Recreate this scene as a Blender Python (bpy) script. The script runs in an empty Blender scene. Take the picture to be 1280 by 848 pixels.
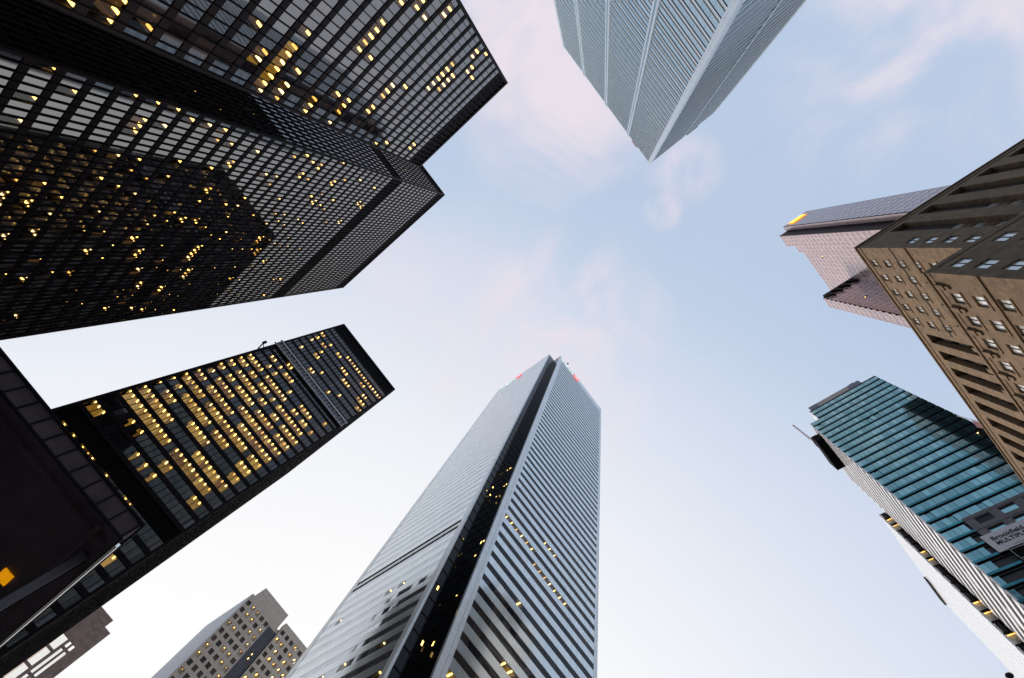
import bpy, math, random
import numpy as np
from mathutils import Matrix, Vector
random.seed(7)
S = bpy.context.scene
R = math.radians

# ------------------------------------------------------------------ camera
# world axes follow the street grid: X and Y are the two street directions, Z is up
CAMZ = 1.7
FPX = 551.5                       # focal length in pixels of a 1280 px wide frame
RM = np.array([[0.60600791, 0.794544, 0.03813454],
               [-0.77009869, 0.57400469, 0.27832826],
               [0.19925464, -0.19803649, 0.95972868]])      # rows: world axes in (right, down, forward)
cam = bpy.data.cameras.new('camera')
cam.sensor_fit = 'HORIZONTAL'; cam.sensor_width = 36
cam.lens = 36 * FPX / 1280
cam.clip_start = 0.05; cam.clip_end = 6000
co = bpy.data.objects.new('camera', cam); S.collection.objects.link(co)
m3 = Matrix([[RM[i][0], -RM[i][1], -RM[i][2]] for i in range(3)])
co.matrix_world = Matrix.Translation((0, 0, CAMZ)) @ m3.to_4x4()
S.camera = co
S.render.resolution_x = 1024; S.render.resolution_y = 678
S.view_settings.view_transform = 'Standard'
S.view_settings.look = 'None'
S.view_settings.exposure = 0.0
S.view_settings.gamma = 1.0

# ------------------------------------------------------------------ sky
GLOW_AZ = R(64)                   # direction of the bright evening horizon
w = bpy.data.worlds.new('World'); S.world = w; w.use_nodes = True
nt = w.node_tree; nt.nodes.clear()
def N(t, **k):
    n = nt.nodes.new(t)
    for a, b in k.items(): setattr(n, a, b)
    return n
def L(a, b): nt.links.new(a, b)
out = N('ShaderNodeOutputWorld')
sky = N('ShaderNodeTexSky', sky_type='NISHITA', sun_disc=False)
sky.sun_elevation = R(4); sky.sun_rotation = R(90-56)
sky.altitude = 80; sky.air_density = 1; sky.dust_density = 1.5
bg1 = N('ShaderNodeBackground'); bg1.inputs['Strength'].default_value = 0.05
L(sky.outputs[0], bg1.inputs['Color'])
tc = N('ShaderNodeTexCoord')
dot = N('ShaderNodeVectorMath', operation='DOT_PRODUCT')
ge = R(8)
dot.inputs[1].default_value = (math.cos(GLOW_AZ)*math.cos(ge), math.sin(GLOW_AZ)*math.cos(ge), math.sin(ge))
L(tc.outputs['Generated'], dot.inputs[0])
ramp = N('ShaderNodeValToRGB')
el = ramp.color_ramp.elements
pts = [(0.0, (.50, .61, .80)), (.15, (.545, .65, .825)), (.38, (.72, .775, .895)), (.60, (.87, .89, .945)), (.82, (1.0, .985, .98))]
while len(el) < len(pts): el.new(0.5)
for e_, (p_, c_) in zip(el, pts): e_.position = p_; e_.color = (*c_, 1)
L(dot.outputs['Value'], ramp.inputs[0])
# soft evening cloud veils: a few patches broken up by noise
nz = N('ShaderNodeTexNoise'); nz.inputs['Scale'].default_value = 4.2; nz.inputs['Detail'].default_value = 5
nz.inputs['Roughness'].default_value = .55; nz.inputs['Distortion'].default_value = .6
L(tc.outputs['Generated'], nz.inputs['Vector'])
nr = N('ShaderNodeMapRange', interpolation_type='SMOOTHSTEP')
nr.inputs[1].default_value = .32; nr.inputs[2].default_value = .64
L(nz.outputs['Fac'], nr.inputs[0])
def raydir(px, py):
    d = RM @ np.array([px-640, py-424, FPX]); return d/np.linalg.norm(d)
acc = None
for (px, py, rad, amp) in [(640, 10, 7.5, .95), (700, 130, 7, .9), (690, 405, 7.5, .75), (770, 395, 4.5, .4), (1185, 55, 7.5, .9), (1250, 10, 6, .6),
                           (856, 212, 2.6, .7), (832, 262, 1.6, .95), (545, 455, 5, .4), (480, 340, 5, .35), (755, 520, 4, .5), (600, 330, 6, .2)]:
    dn = N('ShaderNodeVectorMath', operation='DOT_PRODUCT'); dn.inputs[1].default_value = tuple(raydir(px, py))
    L(tc.outputs['Generated'], dn.inputs[0])
    mr = N('ShaderNodeMapRange', interpolation_type='SMOOTHSTEP')
    mr.inputs[1].default_value = math.cos(R(rad*1.9)); mr.inputs[2].default_value = 1.0
    mr.inputs[3].default_value = 0; mr.inputs[4].default_value = amp*.95
    L(dn.outputs['Value'], mr.inputs[0])
    if acc is None: acc = mr.outputs[0]
    else:
        mx = N('ShaderNodeMath', operation='MAXIMUM'); L(acc, mx.inputs[0]); L(mr.outputs[0], mx.inputs[1]); acc = mx.outputs[0]
mul = N('ShaderNodeMath', operation='MULTIPLY'); L(acc, mul.inputs[0]); L(nr.outputs[0], mul.inputs[1])
add = N('ShaderNodeMath', operation='MULTIPLY_ADD'); L(nr.outputs[0], add.inputs[0]); add.inputs[1].default_value = .05; L(mul.outputs[0], add.inputs[2]); add.use_clamp = True
cm = N('ShaderNodeMix', data_type='RGBA'); L(add.outputs[0], cm.inputs['Factor'])
# the sky opposite the glow is dusky near the horizon
sz = N('ShaderNodeSeparateXYZ'); L(tc.outputs['Generated'], sz.inputs[0])
lo = N('ShaderNodeMapRange', interpolation_type='SMOOTHSTEP')
lo.inputs[1].default_value = .0; lo.inputs[2].default_value = .62; lo.inputs[3].default_value = .7; lo.inputs[4].default_value = 1
L(sz.outputs[2], lo.inputs[0])
hi = N('ShaderNodeMapRange', interpolation_type='SMOOTHSTEP'); hi.inputs[1].default_value = .15; hi.inputs[2].default_value = .6
L(dot.outputs['Value'], hi.inputs[0])
dk_ = N('ShaderNodeMath', operation='MAXIMUM'); L(lo.outputs[0], dk_.inputs[0]); L(hi.outputs[0], dk_.inputs[1])
sc_ = N('ShaderNodeVectorMath', operation='SCALE'); L(ramp.outputs[0], sc_.inputs[0]); L(dk_.outputs[0], sc_.inputs['Scale'])
L(sc_.outputs[0], cm.inputs[6]); cm.inputs[7].default_value = (.90, .80, .86, 1)
bg2 = N('ShaderNodeBackground'); bg2.inputs['Strength'].default_value = 0.93
L(cm.outputs[2], bg2.inputs['Color'])
ad = N('ShaderNodeAddShader'); L(bg1.outputs[0], ad.inputs[0]); L(bg2.outputs[0], ad.inputs[1]); L(ad.outputs[0], out.inputs[0])

# ------------------------------------------------------------------ sun (soft, just above the horizon)
sl = bpy.data.lights.new('sun', 'SUN'); sl.energy = 2.5; sl.angle = R(22); sl.color = (1, .87, .78)
so = bpy.data.objects.new('sun', sl); S.collection.objects.link(so)
se = R(14)
SUN_AZ = R(56)
sd = Vector((math.cos(SUN_AZ)*math.cos(se), math.sin(SUN_AZ)*math.cos(se), math.sin(se)))
so.rotation_euler = sd.to_track_quat('Z', 'Y').to_euler()

# ------------------------------------------------------------------ materials
MATS = {}
def mat(name, col, rough=.6, metal=0, ior=1.5, noise=0, nscale=.3, tint=0, bump=0, bscale=2, col2=None, emit=None, estr=0):
    m = bpy.data.materials.new(name); m.use_nodes = True; t = m.node_tree; b = t.nodes['Principled BSDF']
    b.inputs['Base Color'].default_value = (*col, 1); b.inputs['Roughness'].default_value = rough
    b.inputs['Metallic'].default_value = metal; b.inputs['IOR'].default_value = ior
    last = None
    g = t.nodes.new('ShaderNodeNewGeometry')
    if noise:
        n = t.nodes.new('ShaderNodeTexNoise'); n.inputs['Scale'].default_value = nscale; n.inputs['Detail'].default_value = 8
        n.inputs['Roughness'].default_value = .65
        t.links.new(g.outputs['Position'], n.inputs['Vector'])
        r_ = t.nodes.new('ShaderNodeMapRange'); r_.inputs[1].default_value = .3; r_.inputs[2].default_value = .7
        r_.inputs[3].default_value = 1-noise; r_.inputs[4].default_value = 1+noise
        t.links.new(n.outputs['Fac'], r_.inputs[0])
        v = t.nodes.new('ShaderNodeVectorMath'); v.operation = 'SCALE'; v.inputs[0].default_value = col
        t.links.new(r_.outputs[0], v.inputs['Scale']); last = v.outputs[0]
    if tint:      # per pane variation (blinds, tint) from a face attribute
        a = t.nodes.new('ShaderNodeAttribute'); a.attribute_name = 'rnd'
        mx = t.nodes.new('ShaderNodeMix'); mx.data_type = 'RGBA'
        mx.inputs[7].default_value = (*(col2 or (tint, tint, tint)), 1)
        if last: t.links.new(last, mx.inputs[6])
        else: mx.inputs[6].default_value = (*col, 1)
        t.links.new(a.outputs['Fac'], mx.inputs['Factor']); last = mx.outputs[2]
    if last: t.links.new(last, b.inputs['Base Color'])
    if bump:
        n2 = t.nodes.new('ShaderNodeTexNoise'); n2.inputs['Scale'].default_value = bscale; n2.inputs['Detail'].default_value = 4
        t.links.new(g.outputs['Position'], n2.inputs['Vector'])
        bp = t.nodes.new('ShaderNodeBump'); bp.inputs['Strength'].default_value = bump; bp.inputs['Distance'].default_value = .1
        t.links.new(n2.outputs['Fac'], bp.inputs['Height']); t.links.new(bp.outputs[0], b.inputs['Normal'])
    if emit:
        b.inputs['Emission Color'].default_value = (*emit, 1); b.inputs['Emission Strength'].default_value = estr
    MATS[name] = m; return m
mat('black_steel', (.009, .006, .008), .6, .0, 1.2, noise=.35, nscale=.12)
mat('black_louver', (.004, .003, .004), .7, 0, 1.15)
mat('bronze_glass', (.008, .007, .009), .035, 0, 2.7, tint=1, col2=(.09, .065, .06))
mat('bronze_glass_deep', (.008, .007, .010), .04, 0, 1.62, tint=1, col2=(.07, .055, .06))
mat('black_glass', (.004, .004, .005), .06, 0, 1.3, tint=1, col2=(.01, .008, .01))
mat('marble', (.80, .845, .85), .25, .4, 1.5, noise=.10, nscale=.5)
mat('marble_panel', (.76, .83, .84), .12, .6, 2.0, noise=.06, nscale=.15, tint=1, col2=(.84, .90, .90))
mat('office_glass_dim_reflection', (.010, .013, .02), .04, 0, 1.28, tint=1, col2=(.07, .055, .05))  # darker copy of one glass: dimmer sky reflection put into its colour
mat('office_glass', (.40, .45, .49), .05, .9, 2.0, tint=1, col2=(.50, .54, .57))  # brighter copy of that glass: strong sky reflection put into its colour
mat('steel_cladding', (.72, .79, .83), .3, .6, noise=.06, nscale=.2)
mat('steel_glass', (.27, .42, .50), .06, 1, 2.0, tint=1, col2=(.38, .52, .59))
mat('red_granite', (.48, .365, .38), .18, .15, 1.9, noise=.12, nscale=.4)
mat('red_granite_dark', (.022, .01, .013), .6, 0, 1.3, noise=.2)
mat('granite_glass', (.40, .31, .33), .12, .6, 1.7, tint=1, col2=(.50, .38, .38))
mat('limestone', (.19, .135, .083), .85, noise=.28, nscale=.9, bump=.25, bscale=3)
mat('stone_dark', (.045, .035, .03), .8, noise=.3, nscale=1)
mat('silver_pane', (.62, .68, .70), .05, 0, 4.0, tint=1, col2=(.85, .9, .92))
mat('teal_glass', (.14, .28, .30), .04, 1, 1.8, tint=1, col2=(.25, .44, .46))
mat('teal_spandrel', (.03, .14, .17), .10, 1, 1.5, tint=1, col2=(.05, .20, .23))
mat('teal_black', (.006, .007, .009), .5)
mat('white_fin', (.85, .86, .88), .2, 0, 1.8)
mat('grey_cladding', (.16, .15, .165), .7, noise=.2, nscale=1.2)
mat('screen_blue', (.055, .065, .11), .3, 0, 1.5, noise=.2)
mat('pale_panel', (.80, .84, .88), .15, 0, 1.9, noise=.06)
mat('concrete_grey', (.46, .41, .365), .8, noise=.15, nscale=.5)
mat('concrete_light', (.8, .8, .8), .75, noise=.08)
mat('taupe_stone', (.30, .225, .205), .7, noise=.15)
mat('asphalt', (.05, .05, .052), .85, noise=.2, nscale=2)
mat('paving', (.28, .27, .26), .8, noise=.15, nscale=1.5)
mat('road_paint', (.8, .8, .78), .6)
mat('roof_gravel', (.2, .2, .2), .9, noise=.2)
mat('galvanised', (.5, .52, .55), .5, .2)
mat('sign_board', (.68, .64, .70), .6, noise=.12, nscale=1)
mat('sign_ink', (.02, .02, .025), .6)
mat('orange_paint', (.75, .28, .05), .5)
mat('red_white', (.6, .35, .33), .5)
mat('letter_white', (.85, .9, .88), .4, emit=(.85, 1, .95), estr=.4)
mat('roundel_red', (.8, .05, .05), .4, emit=(1, .16, .15), estr=.9)
mat('logo_orange', (.9, .25, .02), .4, emit=(1, .30, .01), estr=1.3)
mat('logo_yellow', (.9, .6, .05), .4, emit=(1, .75, .08), estr=1.5)
mat('lamp', (1, .8, .4), .5, emit=(1, .62, .17), estr=5.5)
mat('lamp_small', (1, .8, .4), .5, emit=(1, .62, .17), estr=3.2)
mat('room', (.28, .20, .07), .8, emit=(1, .57, .09), estr=.21, noise=.5, nscale=.9)
mat('room_dim', (.12, .09, .07), .8, emit=(1, .5, .2), estr=.06)
mat('room_orange', (.3, .15, .02), .8, emit=(1, .38, .0), estr=.6)
mat('fascia_light', (.95, .95, .93), .18, 1.0)
mat('lamp_globe', (.03, .025, .03), .4)
mat('pole_red', (.12, .01, .03), .5)
mat('soffit', (.07, .048, .062), .7, noise=.4, nscale=.8)
mat('column_steel', (.10, .09, .11), .4)
mat('lamp_pale', (1, .9, .6), .5, emit=(1, .74, .34), estr=4.5)
mat('lamp_dim', (1, .8, .4), .5, emit=(1, .55, .13), estr=2.0)
mat('room_bright', (.32, .25, .10), .8, emit=(1, .64, .16), estr=.34, noise=.5, nscale=.9)
mat('room_glow', (.5, .4, .1), .8, emit=(1, .68, .12), estr=1.1)
mat('room_low', (.25, .17, .10), .8, emit=(1, .48, .11), estr=.10, noise=.6, nscale=.9)
def clear_glass(name, tint, ior):
    m = bpy.data.materials.new(name); m.use_nodes = True; t = m.node_tree; t.nodes.clear()
    o = t.nodes.new('ShaderNodeOutputMaterial'); tr = t.nodes.new('ShaderNodeBsdfTransparent'); gl = t.nodes.new('ShaderNodeBsdfGlossy')
    tr.inputs[0].default_value = (*tint, 1); gl.inputs['Roughness'].default_value = .03; gl.inputs[0].default_value = (.95, .95, .97, 1)
    fr = t.nodes.new('ShaderNodeFresnel'); fr.inputs['IOR'].default_value = ior
    mx = t.nodes.new('ShaderNodeMixShader')
    t.links.new(fr.outputs[0], mx.inputs[0]); t.links.new(tr.outputs[0], mx.inputs[1]); t.links.new(gl.outputs[0], mx.inputs[2])
    t.links.new(mx.outputs[0], o.inputs[0]); MATS[name] = m
clear_glass('clear_bronze', (.85, .80, .68), 1.6)
clear_glass('clear_grey', (.85, .85, .82), 1.45)
def marble_panels():   # white cladding with fine dark joints
    m = MATS['marble']; t = m.node_tree; b = t.nodes['Principled BSDF']
    src = b.inputs['Base Color'].links[0].from_socket
    g = t.nodes.new('ShaderNodeNewGeometry'); sp = t.nodes.new('ShaderNodeSeparateXYZ'); t.links.new(g.outputs['Position'], sp.inputs[0])
    su = t.nodes.new('ShaderNodeMath'); su.operation = 'ADD'; t.links.new(sp.outputs[0], su.inputs[0]); t.links.new(sp.outputs[1], su.inputs[1])
    mo = t.nodes.new('ShaderNodeMath'); mo.operation = 'PINGPONG'; mo.inputs[1].default_value = 1.5; t.links.new(su.outputs[0], mo.inputs[0])
    lt = t.nodes.new('ShaderNodeMath'); lt.operation = 'LESS_THAN'; lt.inputs[1].default_value = .035; t.links.new(mo.outputs[0], lt.inputs[0])
    mx = t.nodes.new('ShaderNodeMix'); mx.data_type = 'RGBA'; mx.inputs[7].default_value = (.12, .13, .14, 1)
    t.links.new(lt.outputs[0], mx.inputs['Factor']); t.links.new(src, mx.inputs[6]); t.links.new(mx.outputs[2], b.inputs['Base Color'])
marble_panels()
def block_courses(name, joint, bw, bh):
    m = MATS[name]; t = m.node_tree; b = t.nodes['Principled BSDF']; src = b.inputs['Base Color'].links[0].from_socket
    g = t.nodes.new('ShaderNodeNewGeometry'); sp = t.nodes.new('ShaderNodeSeparateXYZ'); t.links.new(g.outputs['Position'], sp.inputs[0])
    su = t.nodes.new('ShaderNodeMath'); su.operation = 'ADD'; t.links.new(sp.outputs[0], su.inputs[0]); t.links.new(sp.outputs[1], su.inputs[1])
    cb = t.nodes.new('ShaderNodeCombineXYZ'); t.links.new(su.outputs[0], cb.inputs[0]); t.links.new(sp.outputs[2], cb.inputs[1])
    br = t.nodes.new('ShaderNodeTexBrick'); br.inputs['Scale'].default_value = 1; br.inputs['Brick Width'].default_value = bw; br.inputs['Row Height'].default_value = bh
    br.inputs['Mortar Size'].default_value = .02; br.inputs['Color1'].default_value = (.82, .82, .82, 1); br.inputs['Color2'].default_value = (1.12, 1.1, 1.06, 1); br.inputs['Mortar'].default_value = (joint, joint, joint, 1)
    t.links.new(cb.outputs[0], br.inputs['Vector'])
    mu = t.nodes.new('ShaderNodeVectorMath'); mu.operation = 'MULTIPLY'; t.links.new(src, mu.inputs[0]); t.links.new(br.outputs['Color'], mu.inputs[1])
    t.links.new(mu.outputs[0], b.inputs['Base Color'])
block_courses('limestone', .55, 1.5, .72)
block_courses('taupe_stone', .6, 1.6, .9)
block_courses('red_granite', .6, 1.2, .98)

# ------------------------------------------------------------------ mesh helpers
class Frame:      # a facade: s runs to the right as seen from outside, z up, d outwards
    def __init__(s, x, y, n):
        s.o = np.array([x, y, 0.]); s.n = {'-x': (-1, 0, 0), '+x': (1, 0, 0), '-y': (0, -1, 0), '+y': (0, 1, 0)}[n]
        s.n = np.array(s.n, float); s.d = np.cross(np.array([0, 0, 1.]), s.n)
    def p(s, a, z, d=0): return s.o + s.d*a + s.n*d + np.array([0, 0, z])
class MB:
    def __init__(s): s.v = []; s.f = []; s.m = []; s.r = []; s.mats = []
    def mi(s, m):
        if m not in s.mats: s.mats.append(m)
        return s.mats.index(m)
    def quad(s, pts, m, r=0):
        k = len(s.v); s.v += [tuple(p) for p in pts]; s.f.append(tuple(range(k, k+len(pts)))); s.m.append(s.mi(m)); s.r.append(r)
    def hexa(s, c, m, r=0):        # c: 8 corners, bottom 4 then top 4
        k = len(s.v); s.v += [tuple(p) for p in c]
        for f in ((0, 3, 2, 1), (4, 5, 6, 7), (0, 1, 5, 4), (1, 2, 6, 5), (2, 3, 7, 6), (3, 0, 4, 7)):
            s.f.append(tuple(k+i for i in f)); s.m.append(s.mi(m)); s.r.append(r)
    def fbox(s, fr, s0, s1, z0, z1, d0, d1, m, r=0):
        s.hexa([fr.p(s0, z0, d1), fr.p(s1, z0, d1), fr.p(s1, z0, d0), fr.p(s0, z0, d0),
                fr.p(s0, z1, d1), fr.p(s1, z1, d1), fr.p(s1, z1, d0), fr.p(s0, z1, d0)], m, r)
    def box(s, x0, x1, y0, y1, z0, z1, m):
        s.hexa([(x0, y0, z0), (x1, y0, z0), (x1, y1, z0), (x0, y1, z0), (x0, y0, z1), (x1, y0, z1), (x1, y1, z1), (x0, y1, z1)], m)
    def bar(s, a, b, t, m):        # square bar between two points
        a = np.array(a, float); b = np.array(b, float); u = b-a; u /= np.linalg.norm(u)
        h = np.array([0, 0, 1.]) if abs(u[2]) < .9 else np.array([1., 0, 0])
        p = np.cross(u, h); p /= np.linalg.norm(p); q = np.cross(u, p); p *= t/2; q *= t/2
        s.hexa([a-p-q, a+p-q, a+p+q, a-p+q, b-p-q, b+p-q, b+p+q, b-p+q], m)
    def cone(s, a, b, r0, r1, m, k=12):
        a = np.array(a, float); b = np.array(b, float); u = b-a; u /= np.linalg.norm(u)
        h = np.array([0, 0, 1.]) if abs(u[2]) < .9 else np.array([1., 0, 0])
        p = np.cross(u, h); p /= np.linalg.norm(p); q = np.cross(u, p)
        A = [a+(p*math.cos(2*math.pi*i/k)+q*math.sin(2*math.pi*i/k))*r0 for i in range(k)]
        B = [b+(p*math.cos(2*math.pi*i/k)+q*math.sin(2*math.pi*i/k))*r1 for i in range(k)]
        for i in range(k):
            j = (i+1) % k; s.quad([A[i], A[j], B[j], B[i]], m)
        s.quad(A[::-1], m); s.quad(B, m)
    def prism(s, poly, z0, z1, m):
        n = len(poly)
        s.quad([(x, y, z1) for x, y in poly], m); s.quad([(x, y, z0) for x, y in reversed(poly)], m)
        for i in range(n):
            a = poly[i]; b = poly[(i+1) % n]; s.quad([(*a, z0), (*b, z0), (*b, z1), (*a, z1)], m)
    def build(s, name, parent=None, stuff=False):
        me = bpy.data.meshes.new(name); me.from_pydata(s.v, [], s.f)
        for m in s.mats: me.materials.append(MATS[m])
        me.polygons.foreach_set('material_index', s.m)
        at = me.attributes.new('rnd', 'FLOAT', 'FACE'); at.data.foreach_set('value', [float(x) for x in s.r])
        me.update()
        o = bpy.data.objects.new(name, me); S.collection.objects.link(o)
        if parent is not None:
            o.parent = parent; o.matrix_parent_inverse = parent.matrix_world.inverted()
        if stuff: o['kind'] = 'stuff'
        return o
def thing(name, label, cat, loc, group=None):
    o = bpy.data.objects.new(name, None); S.collection.objects.link(o); o.location = loc
    o.matrix_world = Matrix.Translation(loc); o.empty_display_size = 2
    o['label'] = label; o['category'] = cat
    if group: o['group'] = group
    return o
def tag(o, label, cat, group=None):
    o['label'] = label; o['category'] = cat
    if group: o['group'] = group
    return o

# visibility bookkeeping: coarse boxes of everything big, to rank the windows the photo shows
BOX = []
def project(p):
    d = RM.T @ (np.asarray(p) - np.array([0, 0, CAMZ]))
    return 640+FPX*d[0]/d[2], 424+FPX*d[1]/d[2], d[2]
def hidden(p, own):
    o = np.array([0, 0, CAMZ]); d = np.asarray(p)-o
    for k, (lo, hi) in enumerate(BOX):
        if k in own: continue
        with np.errstate(divide='ignore', invalid='ignore'):
            a = (np.array(lo)-o)/d; b = (np.array(hi)-o)/d
        t0 = np.minimum(a, b).max(); t1 = np.maximum(a, b).min()
        if t0 < t1 and t1 > 0 and t0 < .985: return True
    return False

# ------------------------------------------------------------------ windows
class Win:
    __slots__ = ('fr', 's0', 's1', 'z0', 'z1', 'd', 'lit', 'r', 'gm', 'cg', 'lampw', 'jit', 'roomd', 'splits', 'room', 'lampm')
def add_pane(mb, w):
    j = [random.uniform(-w.jit, w.jit) for _ in range(3)]; j.append(j[0]+j[2]-j[1])
    P = [w.fr.p(w.s0, w.z0, w.d+j[0]), w.fr.p(w.s1, w.z0, w.d+j[1]), w.fr.p(w.s1, w.z1, w.d+j[2]), w.fr.p(w.s0, w.z1, w.d+j[3])]
    mb.quad(P, w.cg if w.lit else w.gm, w.r)
    if w.splits:                      # a thin bar down the middle of the pane
        c = (w.s0+w.s1)/2; mb.fbox(w.fr, c-.05, c+.05, w.z0, w.z1, w.d+.02, w.d+.08, 'stone_dark')
    if w.lit:
        f = w.fr; zc = w.z1+.05; e = .03; D = w.roomd; rm = w.room if w.lit > 1 else 'room_dim'
        mb.quad([f.p(w.s0-e, zc, w.d-.04), f.p(w.s1+e, zc, w.d-.04), f.p(w.s1+e, zc, w.d-D), f.p(w.s0-e, zc, w.d-D)], rm)
        mb.quad([f.p(w.s0-e, w.z0-.3, w.d-D), f.p(w.s1+e, w.z0-.3, w.d-D), f.p(w.s1+e, zc, w.d-D), f.p(w.s0-e, zc, w.d-D)], rm)
def add_lamp(mb, w):
    f = w.fr; c = (w.s0+w.s1)/2 + random.uniform(-.1, .1); h = w.lampw/2; a = random.uniform(.12, .3)
    mb.fbox(f, c-h, c+h, w.z1-.06, w.z1+.02, w.d-a-(w.s1-w.s0)*random.uniform(.55, .85), w.d-a, w.lampm)
def win_area(w):
    # only faces towards the camera
    c = w.fr.p((w.s0+w.s1)/2, (w.z0+w.z1)/2, w.d)
    if np.dot(np.array([0, 0, CAMZ])-c, w.fr.n) <= 0: return 0, c
    q = [project(w.fr.p(a, z, w.d)) for a, z in ((w.s0, w.z0), (w.s1, w.z0), (w.s1, w.z1), (w.s0, w.z1))]
    if min(k[2] for k in q) <= 1: return 0, c
    cx = sum(k[0] for k in q)/4; cy = sum(k[1] for k in q)/4
    if not (0 < cx < 1280 and 0 < cy < 848): return 0, c
    A = 0
    for i in range(4): A += q[i][0]*q[(i+1) % 4][1]-q[(i+1) % 4][0]*q[i][1]
    return abs(A)/2, c
def emit_windows(wins, root, own, limit=100):
    ar = []
    for w in wins:
        a, c = win_area(w); ar.append((a, w, c))
    ar.sort(key=lambda t: -t[0])
    big = []; rest = MB(); nrest = 0
    for a, w, c in ar:
        if len(big) < limit and a > 0 and not hidden(c, own): big.append(w)
        else:
            add_pane(rest, w); nrest += 1
            if w.lit and w.lampw: add_lamp(rest, w)
    for w in big:
        mb = MB(); add_pane(mb, w); o = mb.build('window', root)
        if w.lit and w.lampw:
            lb = MB(); add_lamp(lb, w); lo = lb.build('ceiling_lamp'); lo.parent = o
            lo.matrix_parent_inverse = Matrix.Identity(4)
    if nrest: rest.build('window', root, stuff=nrest > 1)
def mkwin(fr, s0, s1, z0, z1, d, gm, lit=0, cg='clear_bronze', r=None, lampw=.3, jit=.006, roomd=3, splits=False):
    w = Win(); w.fr = fr; w.s0 = s0; w.s1 = s1; w.z0 = z0; w.z1 = z1; w.d = d; w.gm = gm; w.lit = lit; w.cg = cg
    w.r = (random.random()**3 if r is None else r); w.lampw = lampw; w.jit = jit; w.roomd = roomd; w.splits = splits
    w.room = random.choice(('room', 'room', 'room_bright', 'room_low')); w.lampm = random.choice(('lamp', 'lamp', 'lamp', 'lamp_pale', 'lamp_dim'))
    return w
def runs(n, p, mean):      # lit / unlit runs along one floor
    o = []; st = random.random() < p
    for _ in range(n):
        if st:
            if random.random() < 1/mean: st = False
        elif random.random() < p/max(.02, 1-p)/mean: st = True
        o.append(st)
    return o

# ------------------------------------------------------------------ setting: ground and streets
def struct(name, mb):
    o = mb.build(name); o['kind'] = 'structure'; return o
g = MB(); g.quad([(-3000, -3000, -.16), (3000, -3000, -.16), (3000, 3000, -.16), (-3000, 3000, -.16)], 'paving'); struct('ground', g)
g = MB(); g.quad([(7, -3000, -.13), (25, -3000, -.13), (25, 3000, -.13), (7, 3000, -.13)], 'asphalt')
g.quad([(-3000, -26, -.126), (3000, -26, -.126), (3000, -8, -.126), (-3000, -8, -.126)], 'asphalt'); struct('road', g)
g = MB()
for x0, x1 in ((-104, 7), (25, 140)):
    for y0, y1 in ((-130, -26), (-8, 320)):
        g.box(x0, x1, y0, y1, -.155, 0, 'paving')
struct('pavement', g)
g = MB()
for k in range(-20, 30):
    if abs(k*9+17) > 12: g.box(15.93, 16.07, k*9, k*9+4, -.122, -.118, 'road_paint')
for k in range(-12, 14):
    if not 0 < k*9 < 26: g.box(k*9, k*9+4, -17.07, -16.93, -.118, -.114, 'road_paint')
struct('road_marking', g)

# ------------------------------------------------------------------ black steel office towers
def black_tower(x0, x1, y0, y1, H, faces, label, litfn, bands, glass='bronze_glass', FL=3.86, top=8.0, mod=1.524, zbase=0, lampw=.3, name='office_tower', cg='clear_bronze', muld=.2):
    own = [len(BOX)]; BOX.append(((x0, y0, 0), (x1, y1, H)))
    root = thing(name, label, 'skyscraper', ((x0+x1)/2, (y0+y1)/2, 0), None)
    wall = MB(); wins = []
    nfl = int((H-top)/FL)
    for n, (ox, oy, Lw) in {'-y': (x0, y0, x1-x0), '+x': (x1, y0, y1-y0), '+y': (x1, y1, x1-x0), '-x': (x0, y1, y1-y0)}.items():
        fr = Frame(ox, oy, n); nc = int(round(Lw/mod)); m = Lw/nc; full = n in faces
        # corner column and top fascia
        for a, b in ((0, .45), (Lw-.45, Lw)): wall.fbox(fr, a, b, 0, H, -.6, .12, 'black_steel')
        lv = MB(); lv.fbox(fr, .45, Lw-.45, H-top, H-1.0, -.6, -.25, 'black_louver'); lv.build('louver_band', root)
        wall.fbox(fr, .45, Lw-.45, H-1.0, H, -.6, .1, 'black_steel')
        wall.fbox(fr, .45, Lw-.45, H-top-.5, H-top, -.6, .1, 'black_steel')
        if not full:
            wall.fbox(fr, .45, Lw-.45, 0, H-top-.5, -.6, -.1, 'black_louver'); continue
        for j in range(1, nc):
            s = j*m; wall.fbox(fr, s-.05, s+.05, zbase, H-.2, -.2, muld, 'black_steel')
        zt = H-top-.5
        for i in range(nfl):
            z1 = zt-i*FL; z0 = z1-FL
            if z0 < zbase: break
            if any(b0 < (z0+z1)/2 < b1 for b0, b1 in bands):
                lv = MB(); lv.fbox(fr, .45, Lw-.45, z0, z1, -.6, -.3, 'black_louver'); lv.build('louver_band', root); continue
            wall.fbox(fr, .45, Lw-.45, z0, z0+1.12, -.5, .02, 'black_steel')
            lits = litfn(n, z0, nc, i)
            for j in range(nc):
                a = j*m+.07; b = (j+1)*m-.07
                if j == 0: a = .46
                if j == nc-1: b = Lw-.46
                gz = n == '+x' and 'gold' in label
                wins.append(mkwin(fr, a, b, z0+1.13, z1-.02, -.1, 'black_glass' if gz else glass, lits[j], cg=cg, lampw=lampw, jit=.001 if gz else (.003 if 'long' in label else .006)))
    wall.build('wall', root)
    r_ = MB(); r_.box(x0+.6, x1-.6, y0+.6, y1-.6, H-.7, H-.4, 'roof_gravel'); r_.box(x0+8, x1-8, y0+8, y1-8, H-.4, H+.3, 'black_louver'); r_.build('roof', root)
    emit_windows(wins, root, own)
    return root

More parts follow.
